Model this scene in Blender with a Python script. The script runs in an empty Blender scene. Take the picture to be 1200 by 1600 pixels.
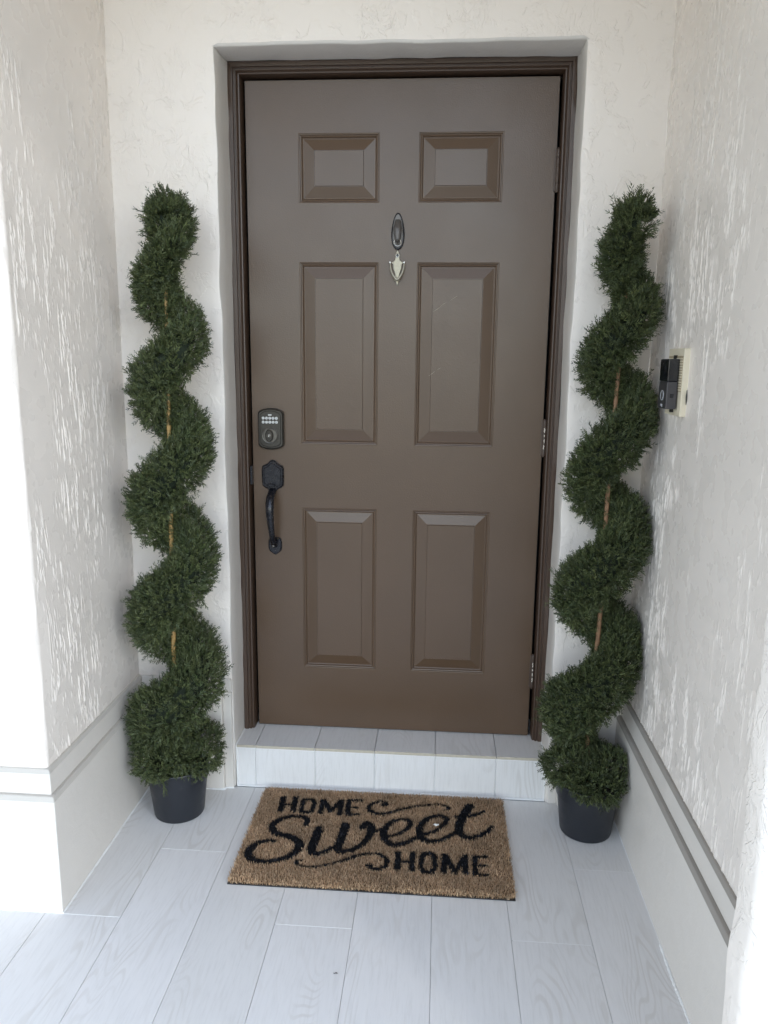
import bpy, bmesh, math, random
import numpy as np
from mathutils import Vector, Matrix

random.seed(7)
rng = np.random.default_rng(11)
scene = bpy.context.scene
C = scene.collection

# ------------------------------------------------------------------ camera
cam_d = bpy.data.cameras.new('camera')
cam = bpy.data.objects.new('camera', cam_d)
C.objects.link(cam)
cam_d.sensor_fit = 'VERTICAL'
cam_d.sensor_height = 24.0
cam_d.lens = 24.0 * 1206.15 / 1600.0
cam_d.clip_start = 0.02
cam_d.clip_end = 2000.0
r_, u_, f_ = (0.99723, 0.07368, 0.01008), (-0.02418, 0.19304, 0.98089), (-0.07032, 0.97842, -0.19428)
cam.matrix_world = Matrix(((r_[0], u_[0], -f_[0], 0.13978), (r_[1], u_[1], -f_[1], -2.27352),
                           (r_[2], u_[2], -f_[2], 1.38358), (0, 0, 0, 1)))
scene.camera = cam

# ------------------------------------------------------------------ world, sun, exposure
SUN_AZ = math.radians(43.0)      # to the right of straight out of the porch
SUN_EL = math.radians(28.0)
world = bpy.data.worlds.new('World')
scene.world = world
world.use_nodes = True
wn = world.node_tree
wn.nodes.clear()
sky = wn.nodes.new('ShaderNodeTexSky')
sky.sky_type = 'NISHITA'
sky.sun_disc = False
sky.sun_elevation = SUN_EL
sky.sun_rotation = math.pi - SUN_AZ
sky.air_density = 1.0
sky.dust_density = 0.0
sky.ozone_density = 1.0
hs = wn.nodes.new('ShaderNodeHueSaturation')
hs.inputs['Saturation'].default_value = 0.52
bg = wn.nodes.new('ShaderNodeBackground')
bg.inputs['Strength'].default_value = 0.15
wo = wn.nodes.new('ShaderNodeOutputWorld')
wn.links.new(sky.outputs[0], hs.inputs['Color'])
wn.links.new(hs.outputs[0], bg.inputs['Color'])
wn.links.new(bg.outputs[0], wo.inputs['Surface'])

sun_d = bpy.data.lights.new('sun', 'SUN')
sun_d.energy = 0.10
sun_d.angle = math.radians(4.0)
sun_d.color = (1.0, 0.95, 0.88)
sun = bpy.data.objects.new('sun', sun_d)
C.objects.link(sun)
sdir = Vector((-math.sin(SUN_AZ) * math.cos(SUN_EL), math.cos(SUN_AZ) * math.cos(SUN_EL), -math.sin(SUN_EL)))
sun.rotation_euler = sdir.to_track_quat('-Z', 'Y').to_euler()
sun.location = (3, -4, 4)

scene.view_settings.view_transform = 'Standard'
scene.view_settings.look = 'None'
scene.view_settings.gamma = 1.0
scene.view_settings.use_curve_mapping = False
scene.view_settings.exposure = 1.9
scene.render.engine = 'CYCLES'
scene.cycles.use_denoising = True
scene.cycles.max_bounces = 7
scene.cycles.diffuse_bounces = 5

# ------------------------------------------------------------------ helpers
def wloc(o):
    v = Vector((0, 0, 0))
    while o is not None:
        v = v + Vector(o.location)
        o = o.parent
    return v

def prop(o, label=None, cat=None, group=None, kind=None):
    if label: o['label'] = label
    if cat: o['category'] = cat
    if group: o['group'] = group
    if kind: o['kind'] = kind
    return o

def thing(name, loc, label, cat, group=None):
    o = bpy.data.objects.new(name, None)
    o.empty_display_size = 0.05
    C.objects.link(o)
    o.location = loc
    return prop(o, label, cat, group)

class MB:
    """collects vertices and faces in world coordinates, then links them as one mesh object"""
    def __init__(self):
        self.v, self.f, self.m = [], [], []
    def add(self, vs, fs, mi=0):
        b = len(self.v)
        self.v += [tuple(p) for p in vs]
        for q in fs:
            self.f.append(tuple(b + i for i in q))
            self.m.append(mi)
        return self
    def box(self, x0, x1, y0, y1, z0, z1, mi=0):
        vs = [(x0, y0, z0), (x1, y0, z0), (x1, y1, z0), (x0, y1, z0), (x0, y0, z1), (x1, y0, z1), (x1, y1, z1), (x0, y1, z1)]
        return self.add(vs, [(0, 3, 2, 1), (4, 5, 6, 7), (0, 1, 5, 4), (1, 2, 6, 5), (2, 3, 7, 6), (3, 0, 4, 7)], mi)
    def prism(self, poly, y0, y1, mi=0):
        """poly of (x, z), counter-clockwise seen from -y, extruded from y0 (front) to y1"""
        n = len(poly)
        vs = [(x, y0, z) for x, z in poly] + [(x, y1, z) for x, z in poly]
        fs = [tuple(range(n)), tuple(range(2 * n - 1, n - 1, -1))]
        fs += [(i, n + i, n + (i + 1) % n, (i + 1) % n) for i in range(n)]
        return self.add(vs, fs, mi)
    def dome(self, poly, y_back, y_front, inset, mi=0):
        """poly plate with a chamfered front edge"""
        n = len(poly)
        cx = sum(p[0] for p in poly) / n; cz = sum(p[1] for p in poly) / n
        def sc(p):
            d = math.hypot(p[0] - cx, p[1] - cz)
            k = max(0.0, 1 - inset / max(d, 1e-6))
            return (cx + (p[0] - cx) * k, cz + (p[1] - cz) * k)
        q = [sc(p) for p in poly]
        ym = y_front + inset * 0.8
        vs = [(x, y_back, z) for x, z in poly] + [(x, ym, z) for x, z in poly] + [(x, y_front, z) for x, z in q]
        fs = [(n + i, i, (i + 1) % n, n + (i + 1) % n) for i in range(n)]
        fs += [(2 * n + i, n + i, n + (i + 1) % n, 2 * n + (i + 1) % n) for i in range(n)]
        fs += [tuple(range(2 * n, 3 * n)), tuple(range(n - 1, -1, -1))]
        return self.add(vs, fs, mi)
    def lathe(self, prof, c, axis='z', seg=24, mi=0):
        """prof of (r, h) along axis"""
        vs, fs = [], []
        for r, h in prof:
            for k in range(seg):
                a = 2 * math.pi * k / seg
                p, q = r * math.cos(a), r * math.sin(a)
                if axis == 'z': vs.append((c[0] + p, c[1] + q, c[2] + h))
                elif axis == 'y': vs.append((c[0] + p, c[1] - h, c[2] + q))
                else: vs.append((c[0] - h, c[1] - p, c[2] + q))
        n = len(prof)
        for i in range(n - 1):
            for k in range(seg):
                k2 = (k + 1) % seg
                fs.append((i * seg + k, i * seg + k2, (i + 1) * seg + k2, (i + 1) * seg + k))
        fs.append(tuple(range(seg - 1, -1, -1)))
        fs.append(tuple(range((n - 1) * seg, n * seg)))
        return self.add(vs, fs, mi)
    def tube(self, pts, rad, seg=10, mi=0, flat=1.0):
        P = [Vector(p) for p in pts]
        n = len(P)
        R = rad if isinstance(rad, (list, tuple)) else [rad] * n
        vs, fs = [], []
        up = Vector((1, 0, 0))
        for i in range(n):
            t = (P[min(i + 1, n - 1)] - P[max(i - 1, 0)]).normalized()
            a = up - t * up.dot(t)
            if a.length < 1e-4: a = Vector((0, 1, 0)) - t * t.y
            a.normalize()
            b = t.cross(a)
            up = a
            for k in range(seg):
                w = 2 * math.pi * k / seg
                vs.append(P[i] + a * R[i] * math.cos(w) + b * R[i] * flat * math.sin(w))
        for i in range(n - 1):
            for k in range(seg):
                k2 = (k + 1) % seg
                fs.append((i * seg + k, i * seg + k2, (i + 1) * seg + k2, (i + 1) * seg + k))
        fs.append(tuple(range(seg - 1, -1, -1)))
        fs.append(tuple(range((n - 1) * seg, n * seg)))
        return self.add(vs, fs, mi)
    def build(self, name, mat, parent=None, origin=None, smooth=False, bevel=0.0, bseg=2, angle=35, weld=False):
        me = bpy.data.meshes.new(name)
        base = wloc(parent) if parent else Vector((0, 0, 0))
        if origin is not None: base = Vector(origin)
        me.from_pydata([(x - base.x, y - base.y, z - base.z) for x, y, z in self.v], [], self.f)
        mats = mat if isinstance(mat, (list, tuple)) else [mat]
        for m in mats: me.materials.append(m)
        if len(mats) > 1: me.polygons.foreach_set('material_index', self.m)
        bm = bmesh.new(); bm.from_mesh(me)
        if weld: bmesh.ops.remove_doubles(bm, verts=bm.verts, dist=1e-5)
        bmesh.ops.recalc_face_normals(bm, faces=bm.faces)
        bm.to_mesh(me); bm.free()
        if smooth:
            me.shade_smooth()
            me.set_sharp_from_angle(angle=math.radians(angle))
        me.update()
        o = bpy.data.objects.new(name, me)
        C.objects.link(o)
        o.parent = parent
        if origin is not None: o.location = base if parent is None else base - wloc(parent)
        if bevel:
            md = o.modifiers.new('bevel', 'BEVEL')
            md.width = bevel; md.segments = bseg; md.limit_method = 'ANGLE'; md.angle_limit = math.radians(30)
            md.harden_normals = False
        return o

# ------------------------------------------------------------------ materials
def new_mat(name):
    m = bpy.data.materials.new(name)
    m.use_nodes = True
    nt = m.node_tree
    b = nt.nodes['Principled BSDF']
    return m, nt, b

class N:
    def __init__(self, nt): self.nt = nt
    def node(self, t, **kw):
        n = self.nt.nodes.new(t)
        for k, v in kw.items(): setattr(n, k, v)
        return n
    def link(self, a, b): self.nt.links.new(a, b)
    def inp(self, n, key, v):
        if hasattr(v, 'is_output') or isinstance(v, bpy.types.NodeSocket): self.link(v, n.inputs[key])
        else: n.inputs[key].default_value = v
    def pos(self): return self.node('ShaderNodeNewGeometry').outputs['Position']
    def obj(self): return self.node('ShaderNodeTexCoord').outputs['Object']
    def scale(self, v, s, off=(0, 0, 0)):
        n = self.node('ShaderNodeMapping')
        self.link(v, n.inputs['Vector'])
        n.inputs['Scale'].default_value = s
        n.inputs['Location'].default_value = off
        return n.outputs[0]
    def noise(self, v, s, detail=2.0, rough=0.5, dist=0.0):
        n = self.node('ShaderNodeTexNoise')
        self.link(v, n.inputs['Vector'])
        n.inputs['Scale'].default_value = s
        n.inputs['Detail'].default_value = detail
        n.inputs['Roughness'].default_value = rough
        n.inputs['Distortion'].default_value = dist
        return n.outputs['Fac']
    def math(self, op, a, b=0.0, c=None):
        n = self.node('ShaderNodeMath', operation=op)
        self.inp(n, 0, a); self.inp(n, 1, b)
        if c is not None: self.inp(n, 2, c)
        return n.outputs[0]
    def sstep(self, v, lo, hi, a=0.0, b=1.0):
        n = self.node('ShaderNodeMapRange', interpolation_type='SMOOTHSTEP')
        self.link(v, n.inputs['Value'])
        n.inputs['From Min'].default_value = lo; n.inputs['From Max'].default_value = hi
        n.inputs['To Min'].default_value = a; n.inputs['To Max'].default_value = b
        return n.outputs['Result']
    def mix(self, fac, a, b):
        n = self.node('ShaderNodeMix', data_type='RGBA')
        self.inp(n, 0, fac)
        for k, v in ((6, a), (7, b)):
            if isinstance(v, tuple): n.inputs[k].default_value = (*v[:3], 1)
            else: self.link(v, n.inputs[k])
        return n.outputs[2]
    def bump(self, h, dist, strength=1.0, normal=None):
        n = self.node('ShaderNodeBump')
        self.link(h, n.inputs['Height'])
        n.inputs['Distance'].default_value = dist
        n.inputs['Strength'].default_value = strength
        if normal is not None: self.link(normal, n.inputs['Normal'])
        return n.outputs[0]

def plain(name, col, rough=0.5, metal=0.0, spec=0.5, var=0.12, nscale=60, bump=0.0, bscale=400, coat=0.0):
    m, nt, b = new_mat(name)
    n = N(nt)
    p = n.obj()
    f = n.noise(p, nscale, 3)
    c2 = tuple(c * (1 - var) for c in col)
    c3 = tuple(min(1, c * (1 + var)) for c in col)
    n.link(n.mix(f, c2, c3), b.inputs['Base Color'])
    n.link(n.sstep(f, 0.3, 0.7, max(0, rough - 0.06), rough + 0.06), b.inputs['Roughness'])
    b.inputs['Metallic'].default_value = metal
    b.inputs['Specular IOR Level'].default_value = spec
    b.inputs['Coat Weight'].default_value = coat
    if bump:
        n.link(n.bump(n.noise(p, bscale, 2), bump), b.inputs['Normal'])
    return m

def stucco(name, col, mode, rough=0.42, amp=1.0):
    """painted stucco: 'trowel' = irregular skip-trowel islands, 'drip' = vertical ridges, 'brush' = smooth, brushed"""
    m, nt, b = new_mat(name)
    n = N(nt)
    p = n.pos()
    fine = n.noise(p, 140, 3, 0.6)
    broad = n.noise(p, 2.2, 2)
    def ridge(v, c, w):
        return n.math('SUBTRACT', 1.0, n.sstep(n.math('ABSOLUTE', n.math('SUBTRACT', v, c)), 0.0, w))
    if mode == 'trowel':
        mask = n.sstep(n.noise(n.scale(p, (1, 1, 1), (3.1, 0, 1.7)), 4.2, 2), 0.44, 0.60)
        brk = n.sstep(n.noise(n.scale(p, (1, 1, 1), (8, 5, 2)), 19, 2), 0.45, 0.56)
        a = n.noise(n.scale(p, (1, 1, .8)), 11, 4, 0.62, 1.3)
        c = n.noise(n.scale(p, (1, 1, .7), (7, 2, 5)), 30, 3, 0.6, 1.0)
        r1 = n.math('ADD', n.math('MULTIPLY', ridge(a, 0.5, 0.035), 0.45), n.math('MULTIPLY', n.sstep(a, 0.475, 0.515), 0.7))
        r2 = n.math('ADD', n.math('MULTIPLY', ridge(c, 0.52, 0.06), 0.3), n.math('MULTIPLY', n.sstep(c, 0.47, 0.55), 0.6))
        h = n.math('ADD', n.math('MULTIPLY', r1, brk), n.math('MULTIPLY', r2, mask))
        h = n.math('ADD', h, n.math('MULTIPLY', fine, 0.16))
        h = n.math('ADD', h, n.math('MULTIPLY', n.noise(p, 7, 3), 1.6))
        nor = n.bump(h, 0.0010 * amp, 1.0)
    elif mode == 'drip':
        mask = n.sstep(n.noise(n.scale(p, (1, 1, .4), (2, 3, 4)), 4.5, 3), 0.40, 0.52)
        brk = n.sstep(n.noise(n.scale(p, (1, 1, .45), (9, 4, 1)), 17, 2), 0.46, 0.52)
        a = n.noise(n.scale(p, (1, 1, 0.085)), 44, 4, 0.56, 0.35)
        a2 = n.noise(n.scale(p, (1, 1, 0.35), (5, 1, 3)), 105, 2, 0.5, 0.3)
        h = n.math('MULTIPLY', n.math('MULTIPLY', ridge(a, 0.5, 0.026), 1.0), n.math('MULTIPLY', mask, brk))
        h = n.math('ADD', h, n.math('MULTIPLY', n.sstep(a2, 0.62, 0.72), n.math('MULTIPLY', mask, 0.6)))
        h = n.math('ADD', h, n.math('MULTIPLY', n.noise(p, 6, 2), 0.6))
        dn = n.node('ShaderNodeDisplacement')
        n.link(h, dn.inputs['Height']); dn.inputs['Midlevel'].default_value = 0.3; dn.inputs['Scale'].default_value = 0.0026 * amp
        n.link(dn.outputs[0], nt.nodes['Material Output'].inputs['Displacement'])
        m.displacement_method = 'DISPLACEMENT'
        nor = n.bump(fine, 0.0002, 1.0)
    else:
        h = n.math('ADD', n.math('MULTIPLY', n.noise(p, 22, 4, 0.6, 0.8), 0.8), n.math('MULTIPLY', fine, 0.22))
        nor = n.bump(h, 0.0022 * amp, 0.9)
    n.link(nor, b.inputs['Normal'])
    grime = n.sstep(n.noise(n.scale(p, (1, 1, .6), (4, 4, 4)), 2.5, 5, 0.65), 0.50, 0.90, 0.0, 0.30)
    base = n.mix(broad, tuple(c * 0.96 for c in col), tuple(min(c * 1.03, 0.92) for c in col))
    n.link(n.mix(grime, base, tuple(c * g for c, g in zip(col, (0.86, 0.84, 0.80)))), b.inputs['Base Color'])
    n.link(n.sstep(n.noise(p, 18, 2), 0.35, 0.7, rough - 0.08, rough + 0.12), b.inputs['Roughness'])
    b.inputs['Specular IOR Level'].default_value = 0.4
    return m

def wood_tile(name, col, along='y'):
    """pale wood-look porcelain: soft grain with cathedral figure, different for each tile"""
    m, nt, b = new_mat(name)
    n = N(nt)
    info = n.node('ShaderNodeObjectInfo').outputs['Random']
    p = n.obj()
    comb = n.node('ShaderNodeCombineXYZ')
    n.link(n.math('MULTIPLY', info, 31.7), comb.inputs[0]); n.link(n.math('MULTIPLY', info, 17.3), comb.inputs[1]); n.link(n.math('MULTIPLY', info, 5.1), comb.inputs[2])
    va = n.node('ShaderNodeVectorMath', operation='ADD')
    n.link(p, va.inputs[0]); n.link(comb.outputs[0], va.inputs[1])
    p2 = va.outputs[0]
    s1 = {'y': (1, .09, .09), 'z': (1, .3, .09)}[along]
    s2 = {'y': (1, .22, .22), 'z': (1, .22, .22)}[along]
    g1 = n.noise(n.scale(p2, s1), 150, 4, 0.65)
    f1 = n.noise(n.scale(p2, s2), 5.5, 2, 0.45, 0.2)
    rings = n.math('SINE', n.math('MULTIPLY', f1, 230.0))
    rings = n.sstep(rings, 0.1, 1.0)
    rmask = n.sstep(n.noise(n.scale(p2, (1, .3, .3), (3, 1, 2)), 9, 2), 0.45, 0.66)
    rr = n.math('MULTIPLY', rings, rmask)
    cloud = n.noise(n.scale(p2, (1, .4, .4)), 5, 3)
    base = n.mix(cloud, tuple(c * 0.93 for c in col), tuple(c * 1.05 for c in col))
    base = n.mix(n.sstep(g1, 0.35, 0.72, 0.0, 0.25), base, tuple(min(0.85, c * 1.10) for c in col))
    base = n.mix(n.math('MULTIPLY', n.sstep(g1, 0.52, 0.30), 0.28), base, tuple(c * k for c, k in zip(col, (0.83, 0.82, 0.80))))
    base = n.mix(n.math('MULTIPLY', rr, 0.58), base, tuple(c * k for c, k in zip(col, (0.84, 0.82, 0.79))))
    tint = n.mix(info, (0.96, 0.96, 0.955), (1.03, 1.03, 1.035))
    mul = n.node('ShaderNodeMix', data_type='RGBA', blend_type='MULTIPLY')
    mul.inputs[0].default_value = 1.0
    n.link(base, mul.inputs[6]); n.link(tint, mul.inputs[7])
    n.link(mul.outputs[2], b.inputs['Base Color'])
    n.link(n.sstep(g1, 0.3, 0.75, 0.42, 0.58), b.inputs['Roughness'])
    b.inputs['Specular IOR Level'].default_value = 0.35
    hh = n.math('ADD', g1, n.math('MULTIPLY', rr, -0.4))
    n.link(n.bump(hh, 0.0004, 0.7), b.inputs['Normal'])
    return m

WALL = (0.83, 0.768, 0.705)
GREIGE = (0.69, 0.65, 0.60)
M = {}
M['wall_back'] = stucco('stucco_trowelled_cream', WALL, 'trowel')
M['wall_side'] = stucco('stucco_dripped_cream', WALL, 'drip', rough=0.30)
M['greige'] = stucco('stucco_smooth_greige', GREIGE, 'brush', rough=0.45)
M['greige_flat'] = stucco('stucco_plinth_greige', GREIGE, 'brush', rough=0.5, amp=0.7)
M['grime'] = stucco('stucco_grimy_ledge', (0.33, 0.305, 0.275), 'brush', rough=0.6, amp=0.6)
M['ceiling'] = stucco('stucco_ceiling', (0.78, 0.60, 0.45), 'trowel', amp=0.6)  # peach tint chosen to bounce warm light onto the upper walls
M['tile'] = wood_tile('wood_look_floor_tile', (0.725, 0.715, 0.70))
M['riser'] = wood_tile('wood_look_riser_tile', (0.74, 0.73, 0.715), 'z')
M['tilebody'] = plain('bare_tile_edge', (0.50, 0.45, 0.36), 0.7, var=0.15, nscale=90)
M['grout_white'] = plain('white_grout', (0.80, 0.80, 0.79), 0.85, var=0.1, nscale=120, bump=0.0004)
M['grout_grey'] = plain('grey_grout', (0.55, 0.54, 0.53), 0.9, var=0.25, nscale=25, bump=0.0004)
M['caulk'] = plain('white_caulk', (0.82, 0.82, 0.81), 0.5, var=0.05, bump=0.0005, bscale=150)
M['concrete'] = plain('concrete', (0.48, 0.45, 0.40), 0.85, var=0.2, nscale=4, bump=0.002, bscale=60)
M['lawn'] = plain('lawn', (0.075, 0.11, 0.035), 0.9, var=0.45, nscale=9, bump=0.01, bscale=40)

def door_paint(name, col, rough, orange=1.0):
    m, nt, b = new_mat(name)
    n = N(nt)
    p = n.pos()
    broad = n.noise(p, 5, 3)
    c = n.mix(broad, tuple(k * 0.9 for k in col), tuple(k * 1.1 for k in col))
    scuff = n.sstep(n.noise(n.scale(p, (1, 1, 1), (2, 0, 5)), 60, 4, 0.7), 0.74, 0.80, 0.0, 0.4)
    n.link(n.mix(scuff, c, tuple(min(1, k * 1.9) for k in col)), b.inputs['Base Color'])
    n.link(n.sstep(n.noise(p, 7, 4), 0.2, 0.8, rough - 0.02, rough + 0.03), b.inputs['Roughness'])
    h = n.math('ADD', n.noise(p, 300, 2, 0.5), n.math('MULTIPLY', n.noise(p, 6, 0), 0.8))
    n.link(n.bump(h, 0.00045 * orange, 0.8), b.inputs['Normal'])
    b.inputs['Specular IOR Level'].default_value = 0.5
    return m
M['door'] = door_paint('brown_door_paint', (0.095, 0.058, 0.034), 0.30)
M['frame'] = door_paint('brown_frame_paint', (0.064, 0.038, 0.025), 0.36, 1.0)
M['hinge'] = door_paint('brown_painted_hinge', (0.075, 0.05, 0.037), 0.4)
M['chip'] = plain('chipped_white_primer', (0.72, 0.66, 0.56), 0.6, var=0.25, nscale=300)
M['chip_dull'] = plain('scratched_primer', (0.34, 0.29, 0.22), 0.6, var=0.3, nscale=400)
M['dark'] = plain('dark_rubber_seal', (0.008, 0.008, 0.008), 0.8)
M['bronze'] = plain('aged_bronze', (0.055, 0.050, 0.043), 0.36, metal=0.75, var=0.35, nscale=90, bump=0.0002)
M['bronze_light'] = plain('worn_bronze_rim', (0.12, 0.11, 0.095), 0.38, metal=0.75, var=0.35, nscale=90)
M['black_metal'] = plain('black_bronze', (0.016, 0.016, 0.020), 0.26, metal=0.35, var=0.25, nscale=90)
M['button'] = plain('keypad_button', (0.62, 0.62, 0.60), 0.35, var=0.06)
M['legend'] = plain('keypad_legend', (0.10, 0.10, 0.10), 0.5)
M['brass'] = plain('tarnished_brass', (0.33, 0.30, 0.235), 0.42, metal=0.7, var=0.3, nscale=120, bump=0.0003, bscale=200)
M['steel'] = plain('bright_steel', (0.72, 0.71, 0.68), 0.25, metal=0.9, var=0.06)
M['hook'] = plain('hook_bronze', (0.10, 0.09, 0.083), 0.38, metal=0.3, var=0.15)
M['black_plastic'] = plain('gloss_black_plastic', (0.008, 0.009, 0.012), 0.16, var=0.1)
M['grey_plastic'] = plain('dark_grey_plastic', (0.050, 0.047, 0.050), 0.35, var=0.1)
M['cream_plastic'] = plain('yellowed_cream_plastic', (0.72, 0.65, 0.50), 0.45, var=0.06)
M['slot_shade'] = plain('slot_shade_tan', (0.36, 0.29, 0.19), 0.6)  # tan stands in for the shadow in the wall plate's slots
M['white_print'] = plain('pale_print', (0.55, 0.57, 0.60), 0.5)
M['pot'] = plain('charcoal_plastic_pot', (0.012, 0.0145, 0.020), 0.42, var=0.15, nscale=30, bump=0.0003, bscale=160)
M['soil'] = plain('dark_potting_fill', (0.03, 0.024, 0.018), 0.95, var=0.4, nscale=120, bump=0.004, bscale=120)
M['stem_tan'] = plain('varnished_bamboo', (0.33, 0.205, 0.07), 0.4, var=0.35, nscale=40, bump=0.001, bscale=60)
M['stem_brown'] = plain('brown_wood', (0.27, 0.15, 0.08), 0.6, var=0.4, nscale=50, bump=0.001, bscale=90)
M['mat_base'] = plain('black_vinyl_backing', (0.018, 0.017, 0.016), 0.7)
M['coir_bed'] = plain('coir_bed', (0.20, 0.125, 0.068), 0.95, var=0.35, nscale=200, bump=0.002, bscale=300)
M['ink_bed'] = plain('black_dye', (0.010, 0.010, 0.012), 0.95, var=0.3, nscale=200)
M['paper'] = plain('white_scrap', (0.80, 0.79, 0.76), 0.7)
M['seed'] = plain('dark_seed', (0.03, 0.022, 0.015), 0.7)

def leafy(name, attr, rough, spec=0.3):
    m, nt, b = new_mat(name)
    n = N(nt)
    a = n.node('ShaderNodeAttribute', attribute_name=attr)
    n.link(a.outputs['Color'], b.inputs['Base Color'])
    b.inputs['Roughness'].default_value = rough
    b.inputs['Specular IOR Level'].default_value = spec
    return m
M['leaf'] = leafy('artificial_cedar_leaf', 'tint', 0.55, 0.35)
M['leafcore'] = plain('dark_core_fill', (0.012, 0.020, 0.009), 0.9, var=0.4, nscale=60)  # for the solid core added inside the foliage to block light
M['fibre'] = leafy('coir_fibre', 'tint', 0.8, 0.2)

# ------------------------------------------------------------------ setting: ground and porch floor
g = MB(); g.add([(-600, -600, -0.13), (600, -600, -0.13), (600, 600, -0.13), (-600, 600, -0.13)], [(0, 1, 2, 3)])
prop(g.build('ground', M['lawn']), kind='structure')
g = MB(); g.box(-9.0, 9.0, -22.0, -2.92, -0.126, -0.02)
prop(g.build('driveway', M['concrete']), kind='structure')
g = MB(); g.box(-2.2, 2.2, -2.9, 0.3, -0.125, -0.0035)
floor = prop(g.build('porch_floor', M['grout_grey']), kind='structure')

PW = 0.195
X0 = 0.342
def plank(x0, x1, y0, y1, parent, name='floor_plank'):
    if x1 - x0 < 0.01 or y1 - y0 < 0.01: return
    b_ = MB(); g_ = 0.0005
    b_.box(x0 + g_, x1 - g_, y0 + g_, y1 - g_, -0.003, rng.uniform(-0.0002, 0.0002))
    o = b_.build(name, M['tile'], parent, origin=((x0 + x1) / 2, (y0 + y1) / 2, 0), bevel=0.0007, bseg=1)
    return o
joints = {-5: -0.62, -4: -0.34, -3: -0.93, -2: -0.61, -1: -0.22, 0: -1.05, 1: -0.615, 2: -0.329}
for k in range(-12, 9):
    xa = X0 + (k - 1) * PW; xb = xa + PW
    y = joints.get(k, -0.15 - 1.05 * ((k * 0.37) % 1.0))
    ys = [0.0, y]
    while ys[-1] - 1.2 > -2.9: ys.append(ys[-1] - 1.2)
    ys.append(-2.9)
    for a, b_ in zip(ys[:-1], ys[1:]):
        if a - b_ > 0.02 and not (xb < -0.84 and b_ > -0.6): plank(xa, xb, b_, a, floor)

# white caulk in the cross joints that show pale
for k in (-2, 1, 2, -4, -5):
    xa = X0 + (k - 1) * PW
    g = MB(); g.box(xa + 0.004, xa + PW - 0.004, joints[k] - 0.0009, joints[k] + 0.0009, -0.003, -0.0004)
    g.build('joint_grout', M['grout_white'], floor)

# ------------------------------------------------------------------ walls
ZT = 2.75      # porch ceiling
XL, XR = -0.808, 0.725
OX, OZ = 0.502, 2.2175

def relief_grid(b, o, ux, uz, w, h, nx, nz, amp, seed, fix=True, mi=0):
    """slightly uneven sheet: o + ux*s + uz*t, pushed along the normal by smooth noise"""
    r = np.random.default_rng(seed)
    o, ux, uz = np.array(o, float), np.array(ux, float), np.array(uz, float)
    nrm = np.cross(ux, uz)
    ph = r.uniform(0, 6.28, (5, 2)); fr = r.uniform(2, 11, (5, 2))
    S, T = np.meshgrid(np.linspace(0, w, nx + 1), np.linspace(0, h, nz + 1))
    d = sum(np.sin(fr[k, 0] * S + ph[k, 0]) * np.sin(fr[k, 1] * T + ph[k, 1]) for k in range(5)) * amp / 2.5
    if fix: d *= np.clip(np.minimum.reduce([S, w - S, T, h - T]) / 0.04, 0, 1)
    vs = (o + S[..., None] * ux + T[..., None] * uz + d[..., None] * nrm).reshape(-1, 3)
    a = (np.arange(nz)[:, None] * (nx + 1) + np.arange(nx)[None, :]).ravel()
    b.add(vs.tolist(), np.stack([a, a + 1, a + nx + 2, a + nx + 1], 1).tolist(), mi)

# --- back wall with the door opening
bw = thing('entry_wall', (0, 0.1, 0), 'cream stucco wall that holds the brown front door', 'wall')
b = MB(); PZ = 0.381
def edge_profile(zs, base, amp, seed):
    r = np.random.default_rng(seed)
    ph = r.uniform(0, 6.28, 6); fr = r.uniform(4, 55, 6)
    return [base + amp * sum(math.sin(f * z + p) / (1 + f * 0.05) for f, p in zip(fr, ph)) for z in zs]
RC = 0.008     # rounded arris of the opening
def jamb_faces(side, seed):
    """wall sheet on one side of the opening, rounded uneven arris, reveal back to the frame"""
    zs = list(np.linspace(0.0, OZ, 90))
    ex = edge_profile(zs, OX, 0.0016, seed)
    ey = edge_profile(zs, 0.0, 0.0010, seed + 5)
    fr = edge_profile(zs, 0.4985, 0.0012, seed + 9)
    far = 1.02
    cols = []
    for z, x, y, xf in zip(zs, ex, ey, fr):
        row = [(side * far, y * 0.2, z), (side * (x + 0.12), y * 0.6, z), (side * (x + 0.03), y, z), (side * (x + RC), y, z), (side * (x + RC * 0.3), y + RC * 0.3, z), (side * x, y + RC, z),
               (side * (x * .5 + xf * .5 + 0.001), 0.06, z), (side * xf, 0.118, z), (side * xf, 0.30, z)]
        cols.append(row)
    return cols
for side, seed in ((-1, 3), (1, 21)):
    cols = jamb_faces(side, seed)
    nz, nc = len(cols), len(cols[0])
    vs = [p for row in cols for p in row]
    fw, fr_ = [], []
    for j in range(nz - 1):
        for i in range(nc - 1):
            q = (j * nc + i, j * nc + i + 1, (j + 1) * nc + i + 1, (j + 1) * nc + i)
            (fw if i < 4 else fr_).append(q)
    b.add(vs, [q for q in fw if vs[q[0]][2] >= PZ - 0.02], 0)
    b.add(vs, [q for q in fw if vs[q[0]][2] < PZ - 0.02], 1)
    b.add(vs, fr_, 1)
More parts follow.
